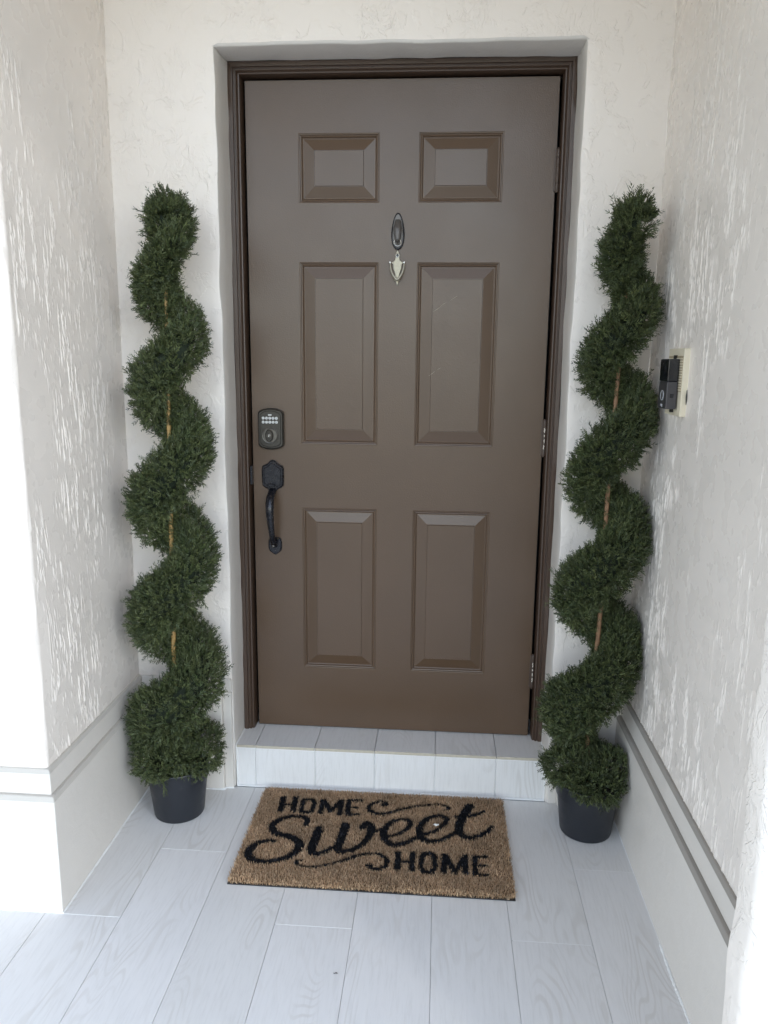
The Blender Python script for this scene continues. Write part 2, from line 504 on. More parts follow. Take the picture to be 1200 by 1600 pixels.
# lintel
xs = list(np.linspace(-1.02, 1.02, 90))
ez = edge_profile(xs, OZ, 0.0016, 77)
rows = []
for x, z in zip(xs, ez):
    w = 1.0 if abs(x) < OX else 0.0
    rows.append([(x, 0, ZT), (x, 0, OZ + 0.12), (x, 0, z + RC if w else OZ - 0.004), ])
vs = [p for row in rows for p in row]
b.add(vs, [(i * 3 + j, i * 3 + j + 1, (i + 1) * 3 + j + 1, (i + 1) * 3 + j) for i in range(len(xs) - 1) for j in range(2)], 0)
xs2 = list(np.linspace(-OX, OX, 80)); ez = edge_profile(xs2, OZ, 0.0016, 77); ef = edge_profile(xs2, OZ + 0.0015, 0.0014, 12)
rows = [[(x, 0, z + RC + 0.0005), (x, RC * 0.3, z + RC * 0.3), (x, RC, z), (x, 0.118, zf), (x, 0.30, zf)] for x, z, zf in zip(xs2, ez, ef)]
vs = [p for row in rows for p in row]
b.add(vs, [(i * 5 + j, i * 5 + j + 1, (i + 1) * 5 + j + 1, (i + 1) * 5 + j) for i in range(len(xs2) - 1) for j in range(4)], 1)
for s_ in (-1, 1): b.box(*sorted((s_ * (OX - 0.001), s_ * (OX + 0.03))), 0.004, 0.03, OZ - 0.001, OZ + 0.03, 1)
b.build('stucco_face', [M['wall_back'], M['greige']], bw, smooth=True, angle=50)
# dark room side behind the frame so that no light leaks in
b = MB(); b.box(-1.02, 1.02, 0.301, 0.33, 0.0, ZT)
b.build('backing', M['dark'], bw)
# moulded band and plinth on both sides of the opening
for x0, x1 in ((XL, -0.507), (0.507, XR)):
    b = MB(); b.box(x0, x1, -0.007, 0.02, 0.337, 0.379)
    b.build('band', M['greige_flat'], bw, bevel=0.003)
    px0, px1 = (x0, -0.535) if x0 < 0 else (0.535, x1)
    b = MB(); b.box(px0, px1, -0.020, 0.02, 0.0, 0.334)
    b.build('plinth', M['greige_flat'], bw, bevel=0.004)
    b = MB(); b.box(px1 if x0 < 0 else x0, x1 if x0 < 0 else px0, -0.009, 0.02, 0.0, 0.334)
    b.build('plinth_return', M['greige_flat'], bw, bevel=0.003)

# --- side walls: upper sheet, dirty ledges, band and plinth
def side_wall(name, label, x, sgn, y_front, seed):
    """sgn = +1: wall surface faces +x (left wall), -1: faces -x (right wall)"""
    t = thing(name, (x - sgn * 0.12, y_front / 2, 0), label, 'wall')
    b = MB()
    if sgn > 0:
        relief_grid(b, (x, 0.0, 0.376), (0, -1, 0), (0, 0, 1), -y_front - 0.012, ZT - 0.376, 400, 340, 0.003, seed)
        # rounded front corner and front face
        zs = list(np.linspace(0.376, ZT, 341))
        e = edge_profile(zs, 0.0, 0.0014, seed + 2); e2 = edge_profile(zs, 0.0, 0.0014, seed + 3)
        rows = []
        for z, a, c in zip(zs, e, e2):
            rows.append([(x, y_front + 0.012, z), (x - 0.001 + a, y_front + 0.006, z), (x - 0.005 + a, y_front + 0.0015 + c, z), (x - 0.012, y_front + c, z), (x - 0.06, y_front, z), (x - 1.4, y_front, z)])
        vs = [p for r in rows for p in r]; nc = 6
        b.add(vs, [(i * nc + j, i * nc + j + 1, (i + 1) * nc + j + 1, (i + 1) * nc + j) for i in range(len(rows) - 1) for j in range(nc - 1)], 0)
        for i, q in enumerate(b.f):
            if all(b.v[k][0] <= x - 0.0049 for k in q) and all(abs(b.v[k][1] - y_front) < 0.006 for k in q): b.m[i] = 1
    else:
        relief_grid(b, (x, y_front, 0.376), (0, 1, 0), (0, 0, 1), -y_front, ZT - 0.376, 760, 340, 0.003, seed)
        b.f = [tuple(reversed(q)) for q in b.f]
    b.build('stucco_face', [M['wall_side'], M['wall_back']], t, smooth=True, angle=75, weld=True)
    xb = x - sgn * 1.4
    bandp, pl = 0.012, 0.025
    yf = (lambda d: y_front - d) if sgn > 0 else (lambda d: y_front)
    lo, hi = sorted((xb, x + sgn * bandp))
    # ledge strips, band, plinth
    for nm, d, z0, z1, mt in (('ledge', bandp, 0.374, 0.384, 'grime'), ('band', bandp - 0.0012, 0.318, 0.374, 'greige_flat'),
                              ('ledge', pl, 0.306, 0.318, 'grime'), ('plinth', pl - 0.0012, 0.0, 0.306, 'greige_flat')):
        b = MB()
        a0, a1 = sorted((xb, x + sgn * d))
        b.box(a0, a1, yf(d), 0.0 - (0.0205 if nm == 'plinth' else 0.0075), z0, z1)
        # slope the ledge towards the room
        if nm == 'ledge':
            b.v = [(vx - (sgn * 0.006 if abs(vz - z1) < 1e-6 and abs(vx - (x + sgn * d)) < 1e-6 else 0), vy + (0.006 if sgn > 0 and abs(vz - z1) < 1e-6 and abs(vy - yf(d)) < 1e-6 else 0), vz) for vx, vy, vz in b.v]
        b.build(nm, M[mt] if not (nm == 'ledge' and sgn > 0) else M['ledge_l'], t, bevel=0.002)
    return t
M['ledge_l'] = stucco('stucco_worn_ledge', (0.52, 0.49, 0.445), 'brush', rough=0.6, amp=0.6)
lw = side_wall('porch_wall', 'cream stucco side wall with outer corner, left of the door', XL, 1, -0.592, 41)
rw = side_wall('porch_wall', 'cream stucco side wall that carries the doorbell, right of the door', XR, -1, -1.2, 57)

# caulk beads where the walls meet the floor
def bead(parent, pts, r):
    b = MB(); P = []
    for (x0, y0), (x1, y1) in zip(pts[:-1], pts[1:]):
        for k in range(30): P.append((x0 + (x1 - x0) * k / 30, y0 + (y1 - y0) * k / 30, 0.0))
    P.append((*pts[-1], 0.0))
    R = [r * (0.7 + 0.6 * random.random()) for _ in P]
    b.tube(P, R, 8)
    return b.build('caulk_bead', M['caulk'], parent, smooth=True)
bead(lw, [(-0.783, -0.03), (-0.783, -0.617), (-1.5, -0.617)], 0.0030)
bead(bw, [(-0.78, -0.021), (-0.536, -0.021), (-0.534, -0.010), (-0.505, -0.008)], 0.0035)
bead(rw, [(0.701, -0.03), (0.701, -0.60)], 0.0014)
bead(rw, [(0.7005, -0.60), (0.6985, -0.72), (0.701, -0.80), (0.701, -1.2)], 0.0034)

# --- near opening trim on the right
b = MB()
zs = list(np.linspace(0.0, ZT, 150)); e = edge_profile(zs, 0.604, 0.0018, 91); e2 = edge_profile(zs, -1.262, 0.0018, 95)
rows = [[(x, -1.2, z), (x, y + 0.016, z), (x + 0.004, y + 0.005, z), (x + 0.016, y, z), (x + 0.1, -1.262, z), (1.6, -1.262, z), (1.6, -1.2, z)] for z, x, y in zip(zs, e, e2)]
vs = [p for r in rows for p in r]; nc = 7
b.add(vs, [(i * nc + j, i * nc + (j + 1) % nc, (i + 1) * nc + (j + 1) % nc, (i + 1) * nc + j) for i in range(len(rows) - 1) for j in range(nc)])
o = b.build('opening_trim', M['trim'] if 'trim' in M else M['wall_back'], None, origin=(1.0, -1.2, 0), smooth=True, angle=60)
prop(o, 'bright stucco edge of the porch opening at the lower right corner', 'wall')

# --- porch roof
b = MB(); b.box(-2.2, 1.9, -1.6, 0.30, ZT + 0.001, ZT + 0.22)
o = b.build('porch_roof', M['ceiling'], None, origin=(0, -0.7, ZT)); prop(o, 'flat unseen porch ceiling over the entry, tinted peach to warm the walls', 'roof')

# ------------------------------------------------------------------ doorstep
SH = 0.147
st = thing('doorstep', (0, 0.07, 0), 'low step of pale wood-look tile below the brown door', 'step')
b = MB(); b.box(-0.4995, 0.4995, 0.0135, 0.30, 0.0, SH - 0.0095)
b.build('step_core', M['grout_white'], st)
jx = [-0.4985, -0.436, -0.2405, -0.0465, 0.148, 0.3425, 0.4985]
for a, c in zip(jx[:-1], jx[1:]):
    b = MB(); b.box(a + 0.0014, c - 0.0014, 0.0095, 0.0135, 0.001, SH - 0.0125)
    b.build('riser_tile', M['riser'], st, origin=((a + c) / 2, 0.012, 0.07), bevel=0.0006, bseg=1)
    b = MB(); d = random.uniform(-0.0012, 0.0012)
    b.box(a + 0.0009, c - 0.0009, 0.0045 + d, 0.2, SH - 0.0095, SH)
    b.m[2] = 1
    b.build('tread_tile', [M['tile'], M['tilebody']], st, origin=((a + c) / 2, 0.07, SH), bevel=0.0006, bseg=1)
b = MB(); P = [(-0.499 + 0.998 * k / 60, 0.0085, SH - 0.0115 + random.uniform(-0.0006, 0.0006)) for k in range(61)]
b.tube(P, [0.0016 + 0.0008 * random.random() for _ in P], 6); b.build('grout_line', M['caulk'], st, smooth=True)
b = MB(); P = [(-0.499 + 0.998 * k / 60, 0.0075, 0.001) for k in range(61)]
b.tube(P, [0.0030 + 0.0012 * random.random() for _ in P], 6); b.build('grout_line', M['caulk'], st, smooth=True)
for sx in (-1, 1):
    b = MB(); P = [(sx * 0.4985, 0.009, 0.001 + 0.145 * k / 20) for k in range(21)] + [(sx * 0.4985, 0.009 + 0.11 * k / 14, SH + 0.0005) for k in range(1, 15)]
    b.tube(P, [0.0020 + 0.0012 * random.random() for _ in P], 6); b.build('grout_line', M['caulk'], st, smooth=True)

# ------------------------------------------------------------------ door frame
DY = 0.151
DT = SH + 0.004 + 2.027       # top of the slab
fr = thing('door_frame', (0, 0.13, SH), 'dark brown moulded frame around the front door', 'door frame')
prof = [(0.000, 0.145), (0.000, 0.1165), (0.0015, 0.1155), (0.0150, 0.1165), (0.0165, 0.1215), (0.0190, 0.1225), (0.0205, 0.1195), (0.0255, 0.1195), (0.0275, 0.1250), (0.0300, 0.1265), (0.0310, 0.1240), (0.0345, 0.1250), (0.0365, 0.1330), (0.0370, 0.175)]
FO = 0.499
prof = [(o_ * 0.92, y_) for o_, y_ in prof]
def frame_piece(kind):
    b = MB(); n = len(prof); rows = []
    if kind == 'top':
        for k in range(25):
            s = -1 + 2 * k / 24
            rows.append([((FO - o) * s, y, OZ + 0.002 - o) for o, y in prof])
    else:
        sx = -1 if kind == 'left' else 1
        for k in range(41):
            t = k / 40
            rows.append([(sx * (FO - o + 0.0006 * math.sin(9 * t + o * 40)), y, SH - 0.004 + (OZ + 0.002 - o - SH + 0.004) * t) for o, y in prof])
    vs = [p for r in rows for p in r]
    b.add(vs, [(i * n + j, i * n + j + 1, (i + 1) * n + j + 1, (i + 1) * n + j) for i in range(len(rows) - 1) for j in range(n - 1)])
    return b
for kind, nm in (('top', 'head'), ('left', 'jamb'), ('right', 'jamb')):
    frame_piece(kind).build(nm, M['frame'], fr, smooth=True, angle=40)
b = MB(); b.box(-0.464, -0.440, DY + 0.05, DY + 0.10, SH, OZ - 0.03); b.box(0.440, 0.464, DY + 0.05, DY + 0.10, SH, OZ - 0.03); b.box(-0.464, 0.464, DY + 0.05, DY + 0.10, OZ - 0.06, OZ - 0.03)
b.build('weather_seal', M['dark'], fr)
b = MB(); b.box(-0.462, 0.462, DY + 0.012, DY + 0.10, SH + 0.0005, SH + 0.010)
b.build('threshold', M['dark'], fr)
# strike plate seen in the gap beside the handle
b = MB(); b.box(-0.4635, -0.4565, 0.132, 0.165, 0.985, 1.045)
b.build('strike_plate', M['black_metal'], fr, bevel=0.001)

# ------------------------------------------------------------------ door
dr = thing('front_door', (0, DY, SH), 'brown six-panel front door with black handle and keypad lock', 'door')
DX0, DX1, DZ0 = -0.4565, 0.4555, SH + 0.004
pxs = [(-0.300, -0.058), (0.058, 0.304)]
pzs = [(1.840, 2.034), (1.116, 1.670), (0.362, 0.910)]
xsC = [DX0, -0.300, -0.058, 0.058, 0.304, DX1]
zsC = [DZ0, 0.362, 0.910, 1.116, 1.670, 1.840, 2.034, DT]
b = MB()
for i in range(5):
    for j in range(7):
        if i in (1, 3) and j in (1, 3, 5): continue
        b.add([(xsC[i], DY, zsC[j]), (xsC[i + 1], DY, zsC[j]), (xsC[i + 1], DY, zsC[j + 1]), (xsC[i], DY, zsC[j + 1])], [(0, 1, 2, 3)])
# slab edges and back
b.add([(DX0, DY, DZ0), (DX1, DY, DZ0), (DX1, DY, DT), (DX0, DY, DT), (DX0, DY + .044, DZ0), (DX1, DY + .044, DZ0), (DX1, DY + .044, DT), (DX0, DY + .044, DT)],
      [(0, 4, 5, 1), (1, 5, 6, 2), (2, 6, 7, 3), (3, 7, 4, 0), (4, 7, 6, 5)])
slab = b.build('slab', M['door'], dr)
for x0, x1 in pxs:
    for z0, z1 in pzs:
        lv = [(0, 0), (0.0012, 0.0012), (0.0035, 0.0016), (0.0050, 0.0050), (0.0075, 0.0058), (0.0095, 0.0050), (0.0110, 0.0085), (0.0135, 0.0098), (0.0155, 0.0096), (0.0455, 0.0034), (0.0470, 0.0034), (0.0482, 0.0008)]
        b = MB(); vs = []
        for o, d in lv: vs += [(x0 + o, DY + d, z0 + o), (x1 - o, DY + d, z0 + o), (x1 - o, DY + d, z1 - o), (x0 + o, DY + d, z1 - o)]
        fs = [(4 * i + k, 4 * i + (k + 1) % 4, 4 * i + 4 + (k + 1) % 4, 4 * i + 4 + k) for i in range(len(lv) - 1) for k in range(4)]
        m_ = 4 * (len(lv) - 1); fs.append((m_, m_ + 1, m_ + 2, m_ + 3))
        b.add(vs, fs); b.build('panel', M['door'], dr)
# sweep under the slab
b = MB(); b.box(DX0 + 0.002, DX1 - 0.002, DY + 0.006, DY + 0.03, SH + 0.0006, DZ0 - 0.0003); b.build('sweep', M['dark'], dr)

# pale scratches on the right middle panel
for pts in ([(0.108, 1.525), (0.124, 1.537), (0.138, 1.549), (0.150, 1.556)], [(0.160, 1.560), (0.172, 1.568), (0.181, 1.573)], [(0.098, 1.335), (0.110, 1.341), (0.118, 1.347)], [(0.125, 1.352), (0.136, 1.359)]):
    s_ = MB(); P = [(x + random.uniform(-.0012, .0012), DY + 0.0006, z + random.uniform(-.0012, .0012)) for x, z in pts]
    s_.tube(P, [0.0003] + [0.0008] * (len(P) - 2) + [0.0003], 5); s_.build('scratch', M['chip_dull'], dr)
# hinges
for z0, z1, chips in ((1.868, 1.983, 0), (1.093, 1.203, 1), (0.325, 0.437, 1)):
    h = MB()
    k5 = (z1 - z0) / 5
    for k in range(5): h.lathe([(0.0052, z0 + k * k5 + 0.0007), (0.0056, z0 + k * k5 + 0.0016), (0.0056, z0 + (k + 1) * k5 - 0.0016), (0.0052, z0 + (k + 1) * k5 - 0.0007)], (0.4605, DY - 0.0065, 0), seg=14)
    h.lathe([(0.0036, z0 - 0.003), (0.0044, z0), (0.004, z0 + 0.01), (0.004, z1), (0.0044, z1 + 0.001), (0.003, z1 + 0.004)], (0.4605, DY - 0.0065, 0), seg=12)
    h.box(0.4515, 0.4605, DY - 0.004, DY - 0.0008, z0 + 0.001, z1 - 0.001)
    ho = h.build('hinge', M['hinge'], dr, smooth=True)
    if chips:
        for zz, s in ((z0 + 0.080, 0.016), (z0 + 0.047, 0.011), (z0 + 0.028, 0.014), (z0 + 0.063, 0.006)):
            c = MB(); P = []
            n_ = 8
            P = [(0.4600 + random.uniform(-.0012, .0012), DY - 0.0118 + random.uniform(-.0004, .0002), zz + s * (k / n_ - .5)) for k in range(n_ + 1)]
            c.tube(P, [0.0004] + [0.0009 + 0.0012 * random.random() for _ in range(n_ - 1)] + [0.0004], 6)
            c.build('paint_chip', M['chip'], ho)

def text_obj(s, size, mat, parent, loc, rot, depth=0.0003):
    cu = bpy.data.curves.new('lettering', 'FONT'); cu.body = s; cu.size = size; cu.extrude = depth; cu.align_x = 'CENTER'; cu.align_y = 'CENTER'
    t = bpy.data.objects.new('lettering', cu); C.objects.link(t)
    dg = bpy.context.evaluated_depsgraph_get()
    me = bpy.data.meshes.new_from_object(t.evaluated_get(dg))
    bpy.data.objects.remove(t)
    o = bpy.data.objects.new('lettering', me); C.objects.link(o)
    me.materials.clear(); me.materials.append(mat)
    o.parent = parent; o.location = Vector(loc) - wloc(parent); o.rotation_euler = rot
    return o

# keypad deadbolt
def arched(cx, cz, w, h, rise, sh=0.0, n=10):
    """plate outline with shoulders and an arch at the top and the bottom (counter-clockwise from -y)"""
    hw, hh = w / 2, h / 2
    pts = [(-hw + sh, -hh + rise)]
    xs_ = hw - sh - 0.004
    for k in range(n + 1):
        a = -xs_ + 2 * xs_ * k / n
        pts.append((a, -hh + rise * 0.62 * (a / xs_) ** 2))
    pts += [(hw - sh, -hh + rise), (hw, -hh + rise + sh * 2), (hw, hh - rise - sh * 2), (hw - sh, hh - rise)]
    for k in range(n + 1):
        a = xs_ - 2 * xs_ * k / n
        pts.append((a, hh - rise * 0.62 * (a / xs_) ** 2))
    pts += [(-hw + sh, hh - rise), (-hw, hh - rise - sh * 2), (-hw, -hh + rise + sh * 2)]
    return [(cx + p[0], cz + p[1]) for p in pts]
LX, LZ = -0.3945, 1.1635
b = MB(); b.dome(arched(LX, LZ, 0.080, 0.131, 0.012, 0.002), DY - 0.0003, DY - 0.019, 0.005)
kp = b.build('keypad_lock', M['bronze'], dr, smooth=True, angle=25)
b = MB(); b.dome(arched(LX, LZ, 0.066, 0.116, 0.011, 0.002), DY - 0.0188, DY - 0.0215, 0.0022)
b.build('face_plate', M['bronze'], kp, smooth=True, angle=25)
digits = []
for r in range(2):
    for c in range(5):
        bx, bz = LX - 0.0222 + c * 0.0105, LZ + 0.0345 - r * 0.0125
        b = MB(); b.lathe([(0.0046, 0.0), (0.0046, 0.0014), (0.0040, 0.0022), (0.0020, 0.0026)], (bx, DY - 0.0213, bz), 'y', 16)
        bo = b.build('button', M['button'], kp, smooth=True)
        digits.append((str((r * 5 + c + 1) % 10), bx, bz))
b = MB(); b.dome([(LX - 0.0065, LZ + 0.0425), (LX + 0.0045, LZ + 0.0425), (LX + 0.0045, LZ + 0.0465), (LX - 0.0065, LZ + 0.0465)], DY - 0.0214, DY - 0.0228, 0.0008); b.build('status_light', M['button'], kp)
for ch, bx, bz in digits:
    text_obj(ch, 0.0062, M['legend'], kp, (bx, DY - 0.0240, bz), (math.pi / 2, 0, 0), 0.0002).name = 'digit'
cz = LZ - 0.020
b = MB(); b.lathe([(0.0265, 0.0), (0.0265, 0.003), (0.0245, 0.0042), (0.0225, 0.0035), (0.0215, 0.001)], (LX - 0.001, DY - 0.0212, cz), 'y', 36); b.build('cylinder_ring', M['bronze_light'], kp, smooth=True)
b = MB()
oval = [(LX - 0.003 + 0.0125 * math.cos(2 * math.pi * k / 24), cz + 0.0195 * math.sin(2 * math.pi * k / 24)) for k in range(24)]
b.dome(oval, DY - 0.0215, DY - 0.0300, 0.003); b.build('turn_piece', M['bronze'], kp, smooth=True)
b = MB(); b.lathe([(0.0085, 0), (0.0085, 0.001), (0.0076, 0.0018), (0.0066, 0.0010), (0.0060, 0.0014), (0.002, 0.0016)], (LX - 0.003, DY - 0.0299, cz), 'y', 24); key = b.build('key_cylinder', M['bronze_light'], kp, smooth=True)
b = MB(); b.box(LX - 0.0038, LX - 0.0022, DY - 0.0324, DY - 0.0312, cz - 0.003, cz + 0.003); b.build('keyhole', M['steel'], kp)

# handle set
HX = -0.3925
b = MB()
pl_out = [(-.018, -.040), (-.012, -.0465), (-.005, -.0495), (.005, -.0495), (.012, -.0465), (.018, -.040), (.026, -.037), (.0335, -.030), (.035, -.010), (.035, .022), (.0325, .0335), (.024, .037), (.0165, .0415), (.009, .0495), (.003, .053), (-.003, .053), (-.009, .0495), (-.0165, .0415), (-.024, .037), (-.0325, .0335), (-.035, .022), (-.035, -.010), (-.0335, -.030), (-.026, -.037)]
b.dome([(HX + x, 1.0115 + z) for x, z in pl_out], DY - 0.0003, DY - 0.012, 0.0045)
hs_ = b.build('handle_set', M['black_metal'], dr, smooth=True, angle=25)
b = MB(); b.dome([(HX + x * .80, 1.0115 + z * .82) for x, z in pl_out], DY - 0.0118, DY - 0.0145, 0.0025); b.build('plate', M['black_metal'], hs_, smooth=True, angle=25)
b = MB(); pts = [(HX - 0.001 + 0.0135 * math.cos(math.pi * k / 12), 0.984 + 0.0075 * math.sin(math.pi * k / 12)) for k in range(13)] + [(HX - 0.012, 0.981), (HX + 0.010, 0.981)]
b.dome(pts, DY - 0.014, DY - 0.032, 0.003); b.build('thumb_latch', M['black_metal'], hs_, smooth=True)
P = [(HX, DY - 0.008, 0.968), (HX - 0.001, DY - 0.022, 0.960), (HX - 0.002, DY - 0.044, 0.945), (HX - 0.0015, DY - 0.056, 0.920), (HX - 0.0005, DY - 0.058, 0.890), (HX + 0.001, DY - 0.054, 0.860), (HX + 0.002, DY - 0.048, 0.835), (HX + 0.0025, DY - 0.040, 0.815), (HX + 0.0025, DY - 0.030, 0.800), (HX + 0.002, DY - 0.018, 0.790), (HX + 0.002, DY - 0.006, 0.784)]
def catmull(P, m=6):
    P = [np.array(p, float) for p in P]; out = []
    for i in range(len(P) - 1):
        p0, p1, p2, p3 = P[max(i - 1, 0)], P[i], P[i + 1], P[min(i + 2, len(P) - 1)]
        for k in range(m):
            t = k / m
            out.append(0.5 * ((2 * p1) + (-p0 + p2) * t + (2 * p0 - 5 * p1 + 4 * p2 - p3) * t * t + (-p0 + 3 * p1 - 3 * p2 + p3) * t ** 3))
    out.append(P[-1])
    return out
Pc = catmull(P); R = list(np.interp(np.linspace(0, 1, len(Pc)), [0, .12, .3, .5, .7, .88, 1], [.0125, .0125, .0135, .0105, .0085, .0095, .0110]))
b = MB(); b.tube(Pc, R, 16, flat=0.75); b.build('grip', M['black_metal'], hs_, smooth=True)
b = MB(); ft = [(-.008, -.026), (0, -.0300), (.008, -.026), (.018, -.018), (.0215, -.008), (.0215, .016), (.018, .025), (.010, .0280), (-.010, .0280), (-.018, .025), (-.0215, .016), (-.0215, -.008), (-.018, -.018)]
b.dome([(HX + 0.0035 + x, 0.7825 + z) for x, z in ft], DY - 0.0003, DY - 0.0085, 0.0035); b.build('foot_plate', M['black_metal'], hs_, smooth=True, angle=25)
b = MB(); b.lathe([(0.0042, 0), (0.0042, 0.0012), (0.003, 0.002)], (HX + 0.002, DY - 0.030, 0.786), 'y', 14); b.build('screw', M['bronze_light'], hs_, smooth=True)

# wreath hook: tapered oval back plate with a hook that carries the knocker's ring look
HZ = 1.758
def egg(cx, cz, hw, hh, n=32, taper=0.20):
    return [(cx + hw * math.cos(a) * (1 - taper * math.sin(a)) , cz + hh * math.sin(a)) for a in (2 * math.pi * k / n for k in range(n))]
b = MB(); b.dome(egg(-0.001, HZ, 0.0195, 0.053), DY - 0.0003, DY - 0.009, 0.0035); hk = b.build('wreath_hook', M['black_metal'], dr, smooth=True)
b = MB(); b.dome(egg(-0.001, HZ + 0.001, 0.0160, 0.0485), DY - 0.0088, DY - 0.0115, 0.002); b.build('face', M['hook'], hk, smooth=True)
b = MB(); P = catmull([(-0.001, DY - 0.010, HZ + 0.030), (-0.001, DY - 0.018, HZ + 0.014), (-0.001, DY - 0.023, HZ - 0.004), (-0.001, DY - 0.025, HZ - 0.020), (-0.001, DY - 0.028, HZ - 0.030), (-0.001, DY - 0.034, HZ - 0.034), (-0.001, DY - 0.040, HZ - 0.029)])
b.tube(P, list(np.interp(np.linspace(0, 1, len(P)), [0, .25, .5, .75, 1], [.009, .0125, .0085, .0050, .0045])), 14, flat=0.6); b.build('hook', M['hook'], hk, smooth=True)
b = MB(); RR = [(-0.001 + 0.0098 * math.cos(a), DY - 0.0125, HZ - 0.0325 + 0.0098 * math.sin(a)) for a in (2 * math.pi * k / 24 for k in range(25))]
b.tube(RR, 0.0020, 8); b.build('ring', M['steel'], hk, smooth=True)

# small brass knocker
KZ = 1.653
kn_pl = [(-.004, -.0400), (0, -.052), (.004, -.0400), (.009, -.036), (.005, -.031), (.006, -.018), (.0125, -.002), (.014, .012), (.019, .016), (.012, .019), (.007, .024), (.0055, .030), (.0075, .038), (.004, .044), (0, .052), (-.004, .044), (-.0075, .038), (-.0055, .030), (-.007, .024), (-.012, .019), (-.019, .016), (-.014, .012), (-.0125, -.002), (-.006, -.018), (-.005, -.031), (-.009, -.036)]
b = MB(); b.dome([(-0.0015 + x, KZ + z) for x, z in kn_pl], DY - 0.0003, DY - 0.006, 0.0015); kn = b.build('knocker', M['brass'], dr, smooth=True, angle=25)
b = MB(); P = catmull([(-0.0225, DY - 0.012, KZ + 0.015), (-0.0205, DY - 0.015, KZ - 0.004), (-0.0135, DY - 0.017, KZ - 0.022), (-0.0015, DY - 0.018, KZ - 0.034), (0.0105, DY - 0.017, KZ - 0.022), (0.0175, DY - 0.015, KZ - 0.004), (0.0195, DY - 0.012, KZ + 0.015)], 8)
b.tube(P, list(np.interp(np.linspace(0, 1, len(P)), [0, .5, 1], [.0022, .0042, .0022])), 10); b.build('striker', M['brass'], kn, smooth=True)
for sx in (-1, 1):
    b = MB(); b.lathe([(0.001, 0), (0.003, 0.001), (0.0036, 0.004), (0.003, 0.007), (0.001, 0.008)], (-0.0015 + sx * 0.021, DY - 0.008, KZ + 0.0155), 'y', 12); b.build('pivot', M['steel'], kn, smooth=True)
b = MB(); b.lathe([(0.0062, 0), (0.0062, 0.0025), (0.0045, 0.0035), (0.0040, 0.0022)], (-0.0015, DY - 0.0055, KZ + 0.036), 'y', 20); b.build('peephole', M['steel'], kn, smooth=True)
b = MB(); b.lathe([(0.0038, 0), (0.0032, 0.001), (0.001, 0.0016)], (-0.0015, DY - 0.0078, KZ + 0.036), 'y', 16); b.build('lens', M['black_plastic'], kn, smooth=True)

# ------------------------------------------------------------------ video doorbell
db = thing('video_doorbell', (0.725, -0.30, 1.254), 'black video doorbell on a yellowed slotted wall plate, right wall', 'doorbell')
b = MB(); b.box(0.7125, 0.7285, -0.358, -0.232, 1.254, 1.416); wp = b.build('wall_plate', M['cream_plastic'], db, bevel=0.002)
for k in range(13):
    z = 1.316 + k * 0.0062
    b = MB(); b.box(0.7105, 0.7128, -0.3535, -0.2365, z, z + 0.0030); b.build('louvre', M['cream_plastic'], wp)
b = MB(); b.box(0.7118, 0.7128, -0.3540, -0.236, 1.313, 1.398); b.build('slot_shade', M['slot_shade'], wp)  # flat sheet painted in the slots' shadow tone, behind the louvres
b = MB(); b.box(0.6840, 0.7102, -0.336, -0.266, 1.271, 1.337); b.build('lower_housing', M['grey_plastic'], db, bevel=0.0025)
b = MB(); b.box(0.6838, 0.7102, -0.3362, -0.2658, 1.3372, 1.391); up_ = b.build('upper_housing', M['black_plastic'], db, bevel=0.0025)
b = MB(); b.lathe([(0.016, 0), (0.016, 0.0008), (0.010, 0.0014), (0.006, 0.0010)], (0.6840, -0.301, 1.366), 'x', 24); b.build('camera_lens', M['black_plastic'], up_, smooth=True)
b = MB(); RR = [(0.6836, -0.301 + 0.0115 * math.cos(a), 1.303 + 0.0115 * math.sin(a)) for a in (2 * math.pi * k / 28 for k in range(29))]
b.tube(RR, 0.0009, 6); b.build('button_ring', M['white_print'], db, smooth=True)
b = MB(); b.lathe([(0.0105, 0), (0.0105, 0.0006), (0.009, 0.001)], (0.6841, -0.301, 1.303), 'x', 28); b.build('push_button', M['grey_plastic'], db, smooth=True)
b = MB(); b.box(0.6930, 0.7010, -0.3366, -0.3358, 1.2985, 1.3075); b.build('side_square', M['black_plastic'], db)  # small gloss black square on the near side face
for z in (1.2665, 1.3955):
    b = MB(); b.box(0.7045, 0.7125, -0.306, -0.300, z - 0.0045, z + 0.0045); b.build('mount_clip', M['black_plastic'], db)
b = MB(); P = [(0.7245, -0.3615, 1.318), (0.7243, -0.3625, 1.305), (0.7243, -0.3630, 1.292), (0.7245, -0.3620, 1.283)]
b.tube(P, [0.0008, 0.0018, 0.0016, 0.0006], 8); b.build('cable_stub', M['black_plastic'], db)
# the lettering on the front of the bell
text_obj('ring', 0.010, M['white_print'], db, (0.6837, -0.301, 1.280), (math.pi / 2, 0, -math.pi / 2))

